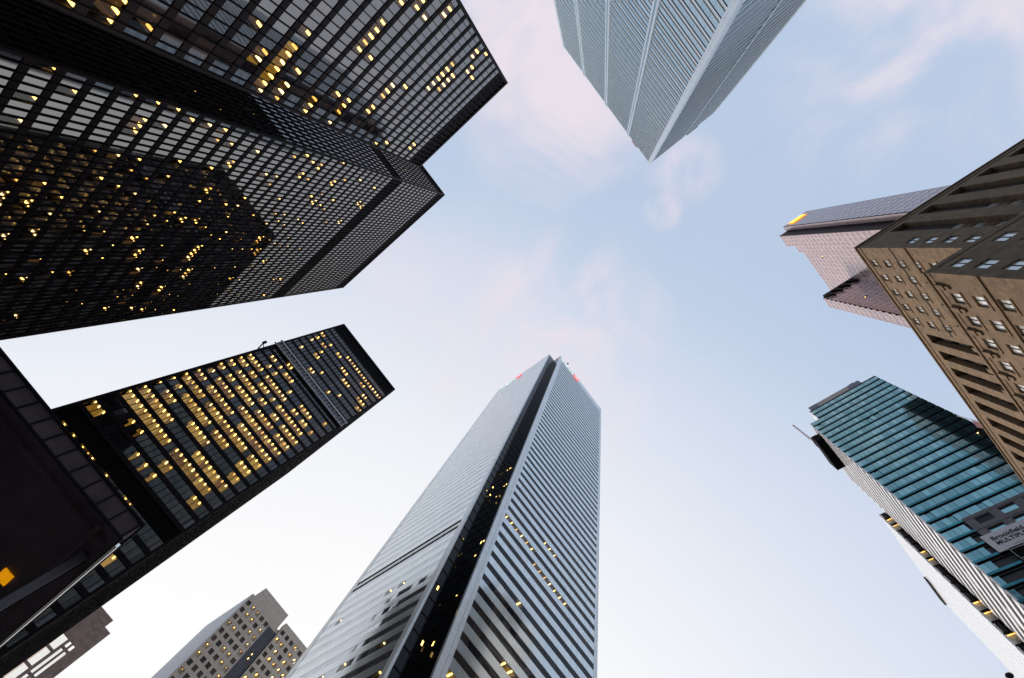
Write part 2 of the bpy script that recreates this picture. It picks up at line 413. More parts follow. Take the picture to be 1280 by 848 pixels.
def lit_near(n, z, nc, i):          # nearer short-sided tower, upper left of the photo
    if n != '+x': return [0]*nc
    p = .03 if z > 119 else (.12 if z > 80 else .2)
    o = [1 if v else 0 for v in runs(nc, p, 2.0)]
    if 64 < z < 68.3: o = [(2 if j > 15 else v) for j, v in enumerate(o)]
    if 76 < z < 80: o = [(1 if 8 < j < 13 else v) for j, v in enumerate(o)]
    if 43 < z < 50: o = [(1 if j > 18 and random.random() < .7 else v) for j, v in enumerate(o)]
    return o
def lit_long(n, z, nc, i):
    if n == '-y': return [1 if random.random() < .015 else 0 for _ in range(nc)]
    if n != '+x': return [0]*nc
    p = .012 if z > 165 else (.06 if z > 138 else (.20 if z > 60 else .24))
    return [1 if v else 0 for v in runs(nc, p, 1.35)]
def lit_gold(n, z, nc, i):
    if n == '+x': return [1 if random.random() < .03 else 0 for _ in range(nc)]
    if n != '-y': return [0]*nc
    if z > 160.5: return [1 if (j > 8 and z < 162.2) else 0 for j in range(nc)]
    if z > 138: p, mean = .38, 2.6
    elif z > 122: p, mean = .30, 2.5
    elif z > 78: p, mean = random.choice([.6, .88, .92, .85, .8]), 7
    elif z > 74: p, mean = .25, 2
    else: p, mean = .32, 1.6
    o = [(2 if v else 0) for v in runs(nc, p, mean)]
    if z < 120:
        for j in range(nc):
            if j > nc*.9: o[j] = 0
    return [(v if random.random() < .93 else 0) for v in o]

A_ = black_tower(-118, -54.5, -6.0, 29.6, 138, ('+x',),
    'nearest black steel tower at the upper left corner, widest windows, blank black top band', lit_near, [], lampw=.42, zbase=20)
B_ = black_tower(-104.5, -67.6, 44.8, 119.6, 216, ('+x', '-y'),
    'long black glass tower with a dark band across its upper floors and scattered yellow lights', lit_long, [(160, 168)], zbase=20, lampw=.5)
C_ = black_tower(-43.5, -6.3, 109.2, 187.5, 178, ('-y', '-x', '+x'),
    'black tower with many gold lit office windows and a pale lattice band below its top', lit_gold, [(133.0, 140.5), (70.5, 74.6)], glass='bronze_glass_deep', zbase=20, lampw=.3)
# pale lattice maintenance band on the gold-lit tower
fr = Frame(-43.5, 109.2, '-y'); m = MB(); z0, z1 = 134.4, 137.6
for z, t in ((z0, .2), (z1, .36)): m.fbox(fr, -.4, 37.6, z-t, z+t, .5, .9, 'galvanised')
m.fbox(fr, 0, 37.2, z0, z1, .22, .3, 'grey_cladding')
k = 26
for i in range(k+1):
    s = i*37.2/k; m.fbox(fr, s-.09, s+.09, z0, z1, .5, .66, 'galvanised')
    if i < k:
        a = fr.p(s, z0 if i % 2 else z1, .58); b = fr.p(s+37.2/k, z1 if i % 2 else z0, .58); m.bar(a, b, .1, 'galvanised')
m.fbox(fr, 0, 37.2, z0-.02, z0+.05, .2, .5, 'galvanised')
m.build('maintenance_rail', C_)
m = MB(); m.bar((-43.3, 109.3, 126.0), (-45.2, 109.1, 130.6), .4, 'black_steel'); m.box(-45.5, -44.7, 108.7, 109.3, 130.2, 131.6, 'black_steel')
m.bar((-43.5, 109.0, 129.0), (-45.0, 109.0, 130.2), .2, 'black_steel'); m.build('cleaning_arm', C_)
m = MB()
for (ya, yb, za, zb) in ((187.5, 188.6, 128, 135.4), (187.5, 188.3, 137, 139.5)): m.box(-10, -6.4, ya, yb, za, zb, 'black_steel')
m.build('plant_screen', C_)

# ------------------------------------------------------------------ white marble tower with black notched corner
def marble_tower():
    X0, X1, Y0, Y1, H, NT = 35.5, 93.3, 65.5, 122.8, 298, 5.5
    own = [len(BOX)]; BOX.append(((X0, Y0, 0), (X1, Y1, H)))
    root = thing('office_tower', 'pale marble tower with black notched corner and red roundel sign', 'skyscraper', ((X0+X1)/2, (Y0+Y1)/2, 0))
    wall = MB(); wins = []; FL = 4.08; TOP = 9.0; PIL = 2.6
    specs = [('-y', X0+NT, Y0, X1-X0-2*NT, True), ('-x', X0, Y1-NT, Y1-Y0-2*NT, True), ('+x', X1, Y0+NT, Y1-Y0-2*NT, False), ('+y', X1-NT, Y1, X1-X0-2*NT, False)]
    for n, ox, oy, Lw, vis in specs:
        fr = Frame(ox, oy, n)
        for a, b in ((0, PIL), (Lw-PIL*.6, Lw)): wall.fbox(fr, a, b, 0, H, -.6, .05, 'marble')
        wall.fbox(fr, PIL, Lw-PIL*.6, H-TOP, H, -.6, 0, 'marble')
        if not vis:
            wall.fbox(fr, PIL, Lw-PIL*.6, 0, H-TOP, -.6, -.02, 'marble'); continue
        i = 0; z1 = H-TOP
        a0, a1 = PIL, Lw-PIL*.6; nc = 18; mw = (a1-a0)/nc
        while z1-FL > 18:
            z0 = z1-FL
            mech = (99.6 < z0+1 < 104.2) and n == '-x'
            if mech:
                wall.fbox(fr, a0, a1, z0+1.25, z0+2.8, -.6, 0, 'marble')
                for za, zb in ((z0, z0+1.25), (z0+2.8, z1)):
                    b = MB(); b.fbox(fr, a0, a1, za, zb, -.6, -.04, 'black_louver'); b.build('louver_band', root)
                z1 = z0; i += 1; continue
            wall.fbox(fr, a0, a1, z0, z0+2.25, -.6, 0, 'marble')
            for j in range(nc):
                q = [random.uniform(-.004, .004) for _ in range(3)]; q.append(q[0]+q[2]-q[1])
                u0, u1 = a0+j*mw+.025, a0+(j+1)*mw-.025
                wall.quad([fr.p(u0, z0+.03, .016+q[0]), fr.p(u1, z0+.03, .016+q[1]), fr.p(u1, z0+2.22, .016+q[2]), fr.p(u0, z0+2.22, .016+q[3])], 'marble_panel', random.random())
            full = n == '-y' and z0 < 84 and random.random() < .2
            rr = runs(nc, .05 if z0 < 120 else .004, 3)
            tone = random.random()**2
            for j in range(nc):
                lit = 0
                if n == '-y' and (full and random.random() < .93 or (rr[j] and z0 < 175)): lit = 1 if z0 > 95 else 2
                if n == '-x' and z0 < 86 and random.random() < .05: lit = 1
                wins.append(mkwin(fr, a0+j*mw+.03, a0+(j+1)*mw-.03, z0+2.26, z1-.01, -.01 if n == '-x' else -.08, 'office_glass' if n == '-x' else 'office_glass_dim_reflection', lit, cg='clear_grey',
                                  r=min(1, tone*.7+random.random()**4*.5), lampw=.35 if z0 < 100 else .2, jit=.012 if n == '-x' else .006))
            z1 = z0; i += 1
        wall.fbox(fr, a0, a1, 0, z1, -.6, 0, 'marble')
    # black glass notches
    NH = H-2.2
    cor = [(X0, Y0, 1, 1), (X1, Y0, -1, 1), (X1, Y1, -1, -1), (X0, Y1, 1, -1)]
    nb = MB(); lamps = MB()
    for cx, cy, ax, ay in cor:
        ix = cx+ax*NT; iy = cy+ay*NT
        nb.box(min(ix, ix+ax*.5), max(ix, ix+ax*.5), min(cy+ay*.65, iy), max(cy+ay*.65, iy), 0, NH, 'black_glass')
        nb.box(min(cx+ax*.65, ix), max(cx+ax*.65, ix), min(iy, iy+ay*.5), max(iy, iy+ay*.5), 0, NH, 'black_glass')
    # floor lines of the notch glass, with a few lit offices
    frA = Frame(X0, Y0+NT, '-y'); frB = Frame(X0+NT, Y0+NT, '-x')
    z = 20
    while z < NH-4:
        nb.fbox(frA, .66, NT-.1, z, z+.35, 0, .05, 'black_steel'); nb.fbox(frB, .1, NT-.66, z, z+.35, 0, .05, 'black_steel')
        z += FL
    for zz in (56, 60, 68, 93, 97.5, 121, 125.5, 138, 80):
        for q in range(random.randint(1, 3)):
            a = random.uniform(.9, 4.2)
            f = random.choice((frA, frB, frB))
            lamps.fbox(f, a, a+.42, zz+random.random(), zz+.65+random.random(), .03, .06, 'lamp_small')
    wall.build('wall', root); nb.build('corner_glazing', root); lamps.build('lit_office', root, stuff=True)
    r_ = MB(); q = .62
    r_.prism([(X0+NT, Y0+q), (X1-NT, Y0+q), (X1-NT, Y0+NT), (X1-q, Y0+NT), (X1-q, Y1-NT), (X1-NT, Y1-NT), (X1-NT, Y1-q), (X0+NT, Y1-q), (X0+NT, Y1-NT), (X0+q, Y1-NT), (X0+q, Y0+NT), (X0+NT, Y0+NT)], H-1.5, H-1, 'roof_gravel')
    r_.build('roof', root)
    # sign: white letters and red roundel, on both visible faces
    for (fr, s0, sg) in ((Frame(X0+NT, Y0, '-y'), 1.6, 1), (Frame(X0, Y1-NT, '-x'), 4.0, 1)):
        L_ = MB(); zt = H-6.9; h = 5.0; T = .8
        def st(a, b, z0, z1): L_.fbox(fr, s0+a, s0+b, zt+z0, zt+z1, .06, .4, 'letter_white')
        st(0, T, 0, h)                                   # B
        for zz in (0, (h-T)/2, h-T): st(T, 2.6, zz, zz+T)
        st(2.6, 3.3, T*.6, (h-T)/2+.1); st(2.6, 3.3, (h+T)/2-.1, h-T*.6)
        st(4.1, 4.1+T, 0, h); st(7.4, 7.4+T, 0, h)       # M
        for q_ in range(5):
            st(4.9+q_*.28, 5.25+q_*.28, h-1.1-q_*.55, h-.1-q_*.55); st(7.05-q_*.28, 7.4-q_*.28, h-1.1-q_*.55, h-.1-q_*.55)
        st(9, 9+T, .6, h-.6); st(12, 12+T, .6, h-.6); st(9.4, 12.4, 0, T); st(9.4, 12.4, h-T, h)   # O
        L_.build('sign_letters', root)
        ro = MB(); c = s0+16.3; cz = zt+h/2; rr_ = 2.7; kk = 28
        P = [fr.p(c+rr_*math.cos(2*math.pi*t/kk), cz+rr_*math.sin(2*math.pi*t/kk), .42) for t in range(kk)]
        Qp = [fr.p(c+rr_*math.cos(2*math.pi*t/kk), cz+rr_*math.sin(2*math.pi*t/kk), .06) for t in range(kk)]
        ro.quad(P, 'roundel_red')
        for t in range(kk): ro.quad([Qp[t], Qp[(t+1) % kk], P[(t+1) % kk], P[t]], 'roundel_red')
        for (a, b, za, zb) in ((-1.5, -1.0, -.5, 1.3), (1.0, 1.5, -.5, 1.3), (-1.6, 1.6, -1.5, -1.0)): ro.fbox(fr, c+a, c+b, cz+za, cz+zb, .43, .5, 'letter_white')
        for t in range(4): ro.fbox(fr, c-1.0+t*.25, c-.72+t*.25, cz+.5-t*.35, cz+1.3-t*.35, .43, .5, 'letter_white'); ro.fbox(fr, c+.72-t*.25, c+1.0-t*.25, cz+.5-t*.35, cz+1.3-t*.35, .43, .5, 'letter_white')
        ro.build('sign_roundel', root)
    dv = MB(); dv.bar((48.4, 66.2, H), (48.4, 64.6, H+.6), .5, 'black_steel'); dv.box(47.9, 48.9, 64.3, 64.9, H-.1, H+.7, 'black_steel'); dv.build('roof_floodlight', root)
    emit_windows(wins, root, own)
marble_tower()

# ------------------------------------------------------------------ stainless steel clad tower
def steel_tower():
    X0, X1, Y0, Y1, H = -89.6, -18.8, -76.3, -40.8, 239
    own = [len(BOX)]; BOX.append(((X0, Y0, 0), (X1, Y1, H)))
    root = thing('office_tower', 'pale steel and glass tower coming down from the top edge of the photo', 'skyscraper', ((X0+X1)/2, (Y0+Y1)/2, 0))
    wall = MB(); wins = []; FL = 4.18
    for n, ox, oy, Lw, nb_ in (('+y', X1, Y1, X1-X0, 4), ('+x', X1, Y0, Y1-Y0, 2), ('-y', X0, Y0, X1-X0, 4), ('-x', X0, Y1, Y1-Y0, 2)):
        fr = Frame(ox, oy, n); vis = n in ('+y', '+x')
        wall.fbox(fr, 1.6, Lw-1.6, H-2.2, H, -.6, 0, 'steel_cladding')
        for a, b in ((0, 1.5), (Lw-1.5, Lw)):
            wall.fbox(fr, a, b, 0, H, -.6, .06, 'steel_cladding'); wall.fbox(fr, a+(.9 if a == 0 else .3), a+(1.2 if a == 0 else .6), 0, H-.3, .06, .16, 'steel_cladding')
        bay = Lw/nb_
        for q in range(1, nb_):
            c = q*bay
            for e in ((-.62, .62) if n in ('+y', '-y') else (0,)): wall.fbox(fr, c+e-(.3 if e else .2), c+e+(.3 if e else .2), 0, H-.05, -.3, .38 if e else .2, 'steel_cladding')
            wall.fbox(fr, c-.3, c+.3, 0, H-.4, -.3, .12, 'steel_glass')
        if not vis:
            wall.fbox(fr, 1.5, Lw-1.5, 0, H-2.2, -.6, -.05, 'steel_cladding'); continue
        z1 = H-2.2
        while z1-FL > 30:
            z0 = z1-FL
            wall.fbox(fr, 1.5, Lw-1.5, z0+.1, z0+1.35, -.5, .0, 'steel_cladding')
            wall.fbox(fr, 1.5, Lw-1.5, z0+1.35, z0+1.55, -.5, .14, 'steel_cladding')
            wall.fbox(fr, 1.5, Lw-1.5, z0-.02, z0+.1, -.5, -.3, 'black_louver')
            for q in range(nb_):
                a0 = q*bay+(1.5 if q == 0 else .95); a1 = (q+1)*bay-(1.5 if q == nb_-1 else .95)
                nc = 6; mw = (a1-a0)/nc
                tone = random.random()
                for j in range(nc):
                    wins.append(mkwin(fr, a0+j*mw+.02, a0+(j+1)*mw-.02, z0+1.56, z1-.03, -.12, 'steel_glass', 0, r=tone*.5+random.random()*.4, jit=.006))
            z1 = z0
    wall.build('wall', root)
    r_ = MB(); r_.box(X0+.61, X1-.61, Y0+.61, Y1-.61, H-1.2, H-.8, 'roof_gravel'); r_.build('roof', root)
    c = MB(); c.box(-33.2, -29.2, -41.2, -40.55, H, H+.5, 'orange_paint'); c.bar((-32.6, -42.5, H), (-32.6, -40.8, H+.6), .18, 'orange_paint'); c.bar((-30, -42.5, H), (-30, -40.8, H+.6), .18, 'orange_paint'); c.build('cleaning_cradle', root)
    c = MB(); c.box(-19.4, -18.6, -67.5, -61.5, H, H+.5, 'black_steel'); c.bar((-20.5, -66, H), (-18.6, -66, H+.9), .3, 'black_steel'); c.bar((-20.5, -62, H), (-18.6, -62, H+.9), .3, 'black_steel'); c.build('roof_rail', root)
    emit_windows(wins, root, own)
steel_tower()

# ------------------------------------------------------------------ red granite tower
def granite_face(wall, wins, fr, s0, s1, z0, z1, FL=3.95, mod=2.4):
    n = max(1, int(round((s1-s0)/mod))); m = (s1-s0)/n; z = z1-1.2
    wall.fbox(fr, s0, s1, z1-1.2, z1, -.5, 0, 'red_granite')
    while z-FL > z0:
        a = z-FL
        wall.fbox(fr, s0, s1, a, a+1.75, -.5, 0, 'red_granite')
        for j in range(n):
            wall.fbox(fr, s0+j*m, s0+j*m+.32, a+1.75, z, -.5, -.003, 'red_granite')
            wall.fbox(fr, s0+(j+1)*m-.32, s0+(j+1)*m-.003, a+1.75, z, -.5, -.003, 'red_granite')
            lit = 1 if random.random() < .004 else 0
            wins.append(mkwin(fr, s0+j*m+.33, s0+(j+1)*m-.33, a+1.76, z-.01, -.07, 'granite_glass', lit, cg='clear_grey', r=random.random(), lampw=.3, jit=.008))
        z = a
def granite_tower():
    H = 275; root = thing('office_tower', 'pinkish red granite tower with orange lit logo, behind the tan stone building', 'skyscraper', (80, -100, 0))
    own = [len(BOX), len(BOX)+1]; BOX.append(((50.4, -95.4, 0), (99, -81.8, H))); BOX.append(((83.4, -82, 0), (89, -67.6, 240)))
    wall = MB(); wins = []; dk = MB(); Zb = 70
    granite_face(wall, wins, Frame(50.4, -82.4, '-x'), 0, 13, Zb, H)
    granite_face(wall, wins, Frame(60.4, -78.2, '+y'), 0, 6.8, Zb, H)
    granite_face(wall, wins, Frame(66.6, -80.8, '+y'), 0, 6.2, Zb, H-2)
    granite_face(wall, wins, Frame(98.5, -82.0, '+y'), 0, 31.9, Zb, H-3)
    granite_face(wall, wins, Frame(83.4, -67.7, '-x'), 0, 14.2, Zb, 240)
    granite_face(wall, wins, Frame(88.9, -67.7, '+y'), 0, 5.5, Zb, 240)
    # body behind the faces
    wall.box(50.95, 98.5, -95.35, -83.0, 0, H-3, 'red_granite'); wall.box(50.96, 66, -95.3, -82.95, H-3, H-.6, 'red_granite'); wall.box(50.42, 52.6, -82.5, -81.98, 0, H-.2, 'red_granite')
    wall.box(54.1, 60.35, -83, -78.75, 0, H-.1, 'red_granite'); wall.box(60.35, 66.6, -83, -81.35, 0, H-2.1, 'red_granite')
    wall.box(83.95, 88.85, -81.9, -68.25, 0, 239.9, 'red_granite')
    # dark recessed corner, with thin dark edges
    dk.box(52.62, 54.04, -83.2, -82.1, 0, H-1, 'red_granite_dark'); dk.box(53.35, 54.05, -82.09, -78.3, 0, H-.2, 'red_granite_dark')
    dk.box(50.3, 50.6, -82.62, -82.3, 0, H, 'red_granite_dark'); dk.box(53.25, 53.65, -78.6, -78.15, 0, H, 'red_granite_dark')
    # saw tooth of dark glazed gables on the lower roof edge
    for q in range(4):
        y = -68.2-q*3.5; P = [(83.38, y, 240.1), (83.38, y-3.3, 240.1), (83.38, y-2.9, 233.6)]; B_ = [(82.2, a, b) for _, a, b in P]
        dk.quad(B_[::-1], 'black_steel'); 
        for i in range(3): dk.quad([P[i], P[(i+1) % 3], B_[(i+1) % 3], B_[i]], 'black_steel')
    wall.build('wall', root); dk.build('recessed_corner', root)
    b = MB(); b.fbox(Frame(98.55, -95.3, '+x'), 0, 13.2, 0, H-3.2, 0, .1, 'black_glass'); b.fbox(Frame(88.95, -81.9, '+x'), 0, 14, 0, 239.8, 0, .1, 'black_glass'); b.build('reflection_dark_sheet', root)  # black sheets, out of direct view, added to darken the teal glass reflection
    r_ = MB(); r_.box(66.2, 98, -95, -83.2, H-2.9, H-2.5, 'roof_gravel'); r_.box(84, 88.8, -81.8, -68.4, 239.9, 240.05, 'roof_gravel'); r_.build('roof', root)
    lg = MB(); fr = Frame(50.4, -82.4, '-x')
    lg.fbox(fr, 2.0, 9.6, H-8.4, H-1.6, .05, .3, 'logo_orange')
    for a in (H-7.6, H-5.7, H-3.6): lg.fbox(fr, 2.5, 9.1, a, a+.75, .31, .5, 'logo_yellow')
    lg.build('logo_sign', root)
    emit_windows(wins, root, own)
granite_tower()

# ------------------------------------------------------------------ limestone building of the inter-war years
def stone_building():
    root = thing('stone_building', 'tan limestone building with deep vertical window bays and a stepped lower block', 'building', (70, -70, 0))
    own = [len(BOX), len(BOX)+1]; BOX.append(((34, -105, 0), (112, -43.2, 115))); BOX.append(((33, -100, 0), (108, -36, 82)))
    wall = MB(); wins = []
    def cor(*a): b = MB(); b.fbox(*a); b.build('cornice', root)
    H = 115; D = 1.25
    def panel(fr, s0, s1, z0, z1, d=0): wall.fbox(fr, s0, s1, z0, z1, -D, d, 'limestone')
    def punched(fr, s0, s1, zt, zb, cols, rows, ww, wh, sill=True, rec=.34):
        """solid stone with punched window pairs"""
        xs = [s0]
        for c in cols: xs += [c-ww/2, c+ww/2]
        xs.append(s1)
        for i in range(0, len(xs), 2): panel(fr, xs[i], xs[i+1], zb, zt)
        for c in cols:
            zz = zt
            for r0 in rows:
                panel(fr, c-ww/2, c+ww/2, r0+wh, zz); zz = r0
                wins.append(mkwin(fr, c-ww/2, c+ww/2, r0, r0+wh, -rec, 'silver_pane', 0, r=random.random(), splits=True, jit=.012))
                if sill: wall.fbox(fr, c-ww/2-.35, c+ww/2+.35, r0-.3, r0, .002, .14, 'limestone')
            panel(fr, c-ww/2, c+ww/2, zb, zz)
    def bays(fr, s0, s1, zt, zb, pitch, slot, FL, glass='black_glass', blank=0, sd=-D+.1):
        """piers with continuous recessed bays"""
        n = int((s1-s0)/pitch); off = (s1-s0-n*pitch)/2
        if off > .01: panel(fr, s0, s0+off, zb, zt); panel(fr, s1-off, s1, zb, zt)
        panel(fr, s0+off, s1-off, zt-1.6, zt)
        for i in range(n):
            a = s0+off+i*pitch; p = (pitch-slot)/2
            panel(fr, a, a+p, zb, zt-1.6); panel(fr, a+pitch-p, a+pitch, zb, zt-1.6)
            z = zt-1.6; nb_ = 0
            while z-FL > zb:
                nb_ += 1
                if nb_ <= blank: wall.fbox(fr, a+p, a+pitch-p, z-FL, z, -D-.3, -D+.15, 'stone_dark'); z -= FL; continue
                wall.fbox(fr, a+p, a+pitch-p, z-FL, z-2.1, -D-.3, sd, 'limestone' if blank else 'stone_dark')
                wins.append(mkwin(fr, a+p+.05, a+pitch-p-.05, z-2.1, z, -D, glass, 0, r=random.random(), splits=True, jit=.01)); z -= FL
    # upper block: +y face (towards the bright horizon)
    f = Frame(112, -43.2, '+y')           # s = 112 - x
    sx = lambda x: 112-x
    rows = [110.9-4.5*i for i in range(8)]
    rows = [r_ for r_ in rows if r_ > 78]
    punched(f, sx(56.0), sx(34), 113.4, 76, [sx(54), sx(50.1), sx(46.1), sx(42.1), sx(38.2)], rows, 1.7, 2.2)
    bays(f, sx(111.5), sx(56.0), 113.4, 76, 4.6, 2.5, 4.5)
    cor(f, 0, 78, 113.4, 115, -D, .12, 'limestone'); cor(f, 0, 78, 114.6, 115.0, .12, .38, 'limestone')
    cor(f, sx(56), 78, 103.2, 103.45, 0, .1, 'stone_dark'); cor(f, sx(56), 78, 98.4, 98.9, 0, .28, 'limestone')
    # upper block: -x face
    f = Frame(34, -43.2, '-x')
    colz = [2.4]
    punched(f, D, 4.0, 113.4, 74, colz, [98.5-4.6*i for i in range(5)], 1.8, 2.3, sill=False, rec=.22)
    bays(f, 4.0, 61.0, 113.4, 74, 5.7, 2.9, 4.6, 'silver_pane', blank=3, sd=-1.12)
    cor(f, D, 61, 113.4, 115, -D, .12, 'limestone'); cor(f, -.38, 61, 114.6, 115.0, .12, .38, 'limestone')
    # lower block: +y face and -x face
    f = Frame(108, -36, '+y'); sx2 = lambda x: 108-x
    cols = sorted([sx2(37.7+4.25*i) for i in range(16)])
    rows = [77.3-4.1*i for i in range(14)]
    punched(f, 0, 75, 80.8, 14, cols, rows, 1.9, 2.3)
    cor(f, 0, 75, 80.8, 82, -D, .1, 'limestone'); cor(f, 0, 75, 81.6, 82.0, .1, .34, 'limestone'); cor(f, 0, 75, 71.6, 71.9, 0, .22, 'limestone')
    for i in range(17):                   # carved brackets along the parapet
        c = sx2(35.5+4.25*i); b = MB(); b.fbox(f, c-.45, c+.45, 79.2, 80.8, .002, .45, 'limestone'); b.fbox(f, c-.28, c+.28, 78.3, 79.2, .002, .3, 'limestone'); b.build('bracket', root)
        b = MB(); b.fbox(f, c-.4, c+.4, 82, 83.1, -.6, .2, 'limestone'); b.build('finial', root)
    f = Frame(33, -36, '-x')
    punched(f, D, 64, 80.8, 14, [2.7+5.9*i for i in range(10)], [76.9-4.5*i for i in range(13)], 2.1, 2.4, sill=False, rec=.22)
    cor(f, D, 64, 80.8, 82, -D, .1, 'limestone')
    # bodies and roofs
    wall.box(35.3, 110.7, -104, -44.5, 0, 113.5, 'limestone'); wall.box(34.3, 106.7, -99.9, -37.3, 0, 80.9, 'limestone')
    wall.fbox(Frame(112, -104, '+x'), 0, 60.8, 0, 115, -1.2, 0, 'limestone'); wall.fbox(Frame(33, -36, '-x'), D, 64, 0, 14, -D, 0, 'limestone'); wall.fbox(Frame(108, -36, '+y'), 0, 75, 0, 14, -D, 0, 'limestone')
    wall.build('wall', root)
    r_ = MB(); r_.box(35.4, 110.6, -103.9, -44.6, 113.5, 113.8, 'roof_gravel'); r_.build('roof', root)
    emit_windows(wins, root, own)
    fl = MB(); fl.cone((83.0, -43.0, 115), (83.0, -42.0, 120.5), .12, .08, 'galvanised'); fl.build('flag_pole', root)
    fg = MB(); v = [(83.0, -43.0, 115.3), (83.0, -42.75, 117.2), (84.8, -42.5, 116.4), (84.6, -42.8, 114.6)]
    fg.quad(v, 'pole_red'); fg.quad([(a, b+.05, c) for a, b, c in v][::-1], 'pole_red'); fg.build('flag', root)
stone_building()

# ------------------------------------------------------------------ teal glass tower (K moves it back along the sight lines)
K = 1.12
zk = lambda z: (z-1.7)*K+1.7
def teal_tower():
    X = 106.7*K; YA = -23.3*K; YB = -54.25*K; H = zk(189.6)
    root = thing('office_tower', 'teal glass tower with black floor lines and white finned side, under construction', 'skyscraper', (X+16, (YA+YB)/2, 0))
    own = [len(BOX), len(BOX)+1]; BOX.append(((X, YB, 0), (X+32, YA, H))); BOX.append(((X, YB, 0), (X+28, -27*K, zk(198))))
    XB = 134.5*K
    wall = MB(); wins = []; FL = 4.1*1.03; clad = MB()
    def rows(fr, s0, s1, zt, zb):
        n = int(round((s1-s0)/1.55)); m = (s1-s0)/n; z = zt
        while z-FL > zb:
            a = z-FL
            wall.fbox(fr, s0, s1, a, a+.62, -.6, -.32, 'teal_black')
            wall.fbox(fr, s0, s1, a+.62, a+.74, -.6, .1, 'teal_black')
            for j in range(0, n, 2):
                wall.fbox(fr, s0+j*m, min(s1, s0+(j+2)*m)-.04, a+.745, a+1.5, -.5, .02, 'teal_spandrel', random.random())
            for j in range(n):
                u = fr.p(s0+(j+.5)*m, a+2)
                zc = (u[2]-1.7)/K+1.7; yc = u[1]/K
                # concrete clad storeys near the hoarding are handled separately
                if zc < 119.5 and yc < -29.5-max(0, (119-zc))*-.25: continue
                dk = random.random() < .012
                lit = 1 if (random.random() < .004 and yc < -40) else 0
                wins.append(mkwin(fr, s0+j*m+.03, s0+(j+1)*m-.03, a+1.52, z-.02, -.06 if not dk else -.3, 'teal_glass', lit, cg='clear_grey', r=random.random()**1.5 if not dk else 0, jit=.006, lampw=.3))
                if j % 2: wall.fbox(fr, s0+(j+1)*m-.03, s0+(j+1)*m+.03, a+.745, z, -.1, .05, 'teal_black')
            z = a
        return z
    fr = Frame(X, YA, '-x')
    zn = rows(fr, 0, YA-YB, H, 70)
    fr2 = Frame(X, -27.0*K, '-x'); rows(fr2, 0, (-27.0+54.3)*K, H+2*FL+.2, H-.1)
    wall.fbox(fr2, 0, 27.3*K, H+2*FL+.2, H+2*FL+.7, -.6, .12, 'teal_black')
    # grey clad storeys with punched teal windows
    zt = zk(119.5); fc = Frame(X, -29.5*K, '-x'); Lc = (54.2-29.5)*K
    for i in range(5):
        za = zt-(i+1)*4.3
        clad.fbox(fc, 0 if i < 2 else 4*(i-1), Lc, za+2.9, za+4.3, -.4, .06, 'grey_cladding')
        clad.fbox(fc, 0 if i < 2 else 4*(i-1), Lc, za, za+.5, -.4, .06, 'grey_cladding')
        for j in range(6):
            s = j*6.0
            if i >= 2 and s < 4*(i-1): continue
            clad.fbox(fc, s, s+2.2, za+.5, za+2.9, -.4, .057, 'grey_cladding')
            if s+5.9 < Lc:
                wins.append(mkwin(fc, s+2.2, s+5.95, za+.5, za+2.3, -.3, 'teal_glass' if (i+j) % 3 else 'black_glass', 0, r=.8))
                clad.fbox(fc, s+2.2, s+5.95, za+2.3, za+2.9, -.4, -.25, 'teal_black')
    # striped side: white fins, dark glass between
    fs = Frame(XB, YA, '+y'); Ls = XB-X; z = H-1.2; i = 0
    wall.fbox(fs, 0, Ls-.1, 0, H-1, -.6, -.3, 'teal_black')
    while z > 70:
        wall.fbox(fs, .1, Ls-.4, z-2.1, z-.2, -.35, .25, 'white_fin'); wall.fbox(fs, .3, Ls-.7, z-FL+.35, z-FL+.9, -.32, -.05, 'black_steel')
        if i % 3 == 0: wall.fbox(fs, Ls*.35, Ls*.55, z-3.2, z-1.9, -.32, -.08, 'galvanised')
        z -= FL; i += 1
    for s in (0.05, Ls-.35): wall.fbox(fs, s, s+.3, 0, H, -.3, .12, 'white_fin')
    wall.fbox(Frame(X+5, -27*K, '+y'), 0, 5, H, H+8.6, -.3, 0, 'white_fin')
    # solid body
    wall.box(X+.62, XB-.61, YB, YA-.61, 0, H-.2, 'teal_black'); wall.box(X+.62, XB-4, -54.3*K, -27.0*K-.4, H-.2, H+8.4, 'teal_black')
    wall.build('wall', root); clad.build('stone_cladding', root)
    sc = MB(); zz = H+2*FL+.7; f3 = Frame(X+.5, -28*K, '-x')
    sc.fbox(f3, 0, 4.2, zz, zz+4.6, -.3, 0, 'screen_blue'); sc.fbox(f3, 4.2, 18.6, zz, zz+4.6, -.3, -.01, 'concrete_grey'); sc.fbox(f3, 18.6, 24, zz, zz+4.6, -.3, 0, 'screen_blue'); sc.fbox(f3, 20, 22, zz+4.6, zz+5.1, -.3, 0, 'screen_blue')
    sc.build('roof_screen', root)
    emit_windows(wins, root, own)
    # hoarding sign hung on the facade, in front of dark netting
    sg = thing('hoarding_sign', 'pale construction company banner hung on the lower storeys of the teal tower', 'sign', (X-.6, -35*K, zk(105)))
    b = MB(); f4 = Frame(X-.45, -28.7*K, '-x'); b.fbox(f4, 0, 15.5, zk(107.2), zk(112.6), -.12, 0, 'sign_board'); b.build('board', sg)
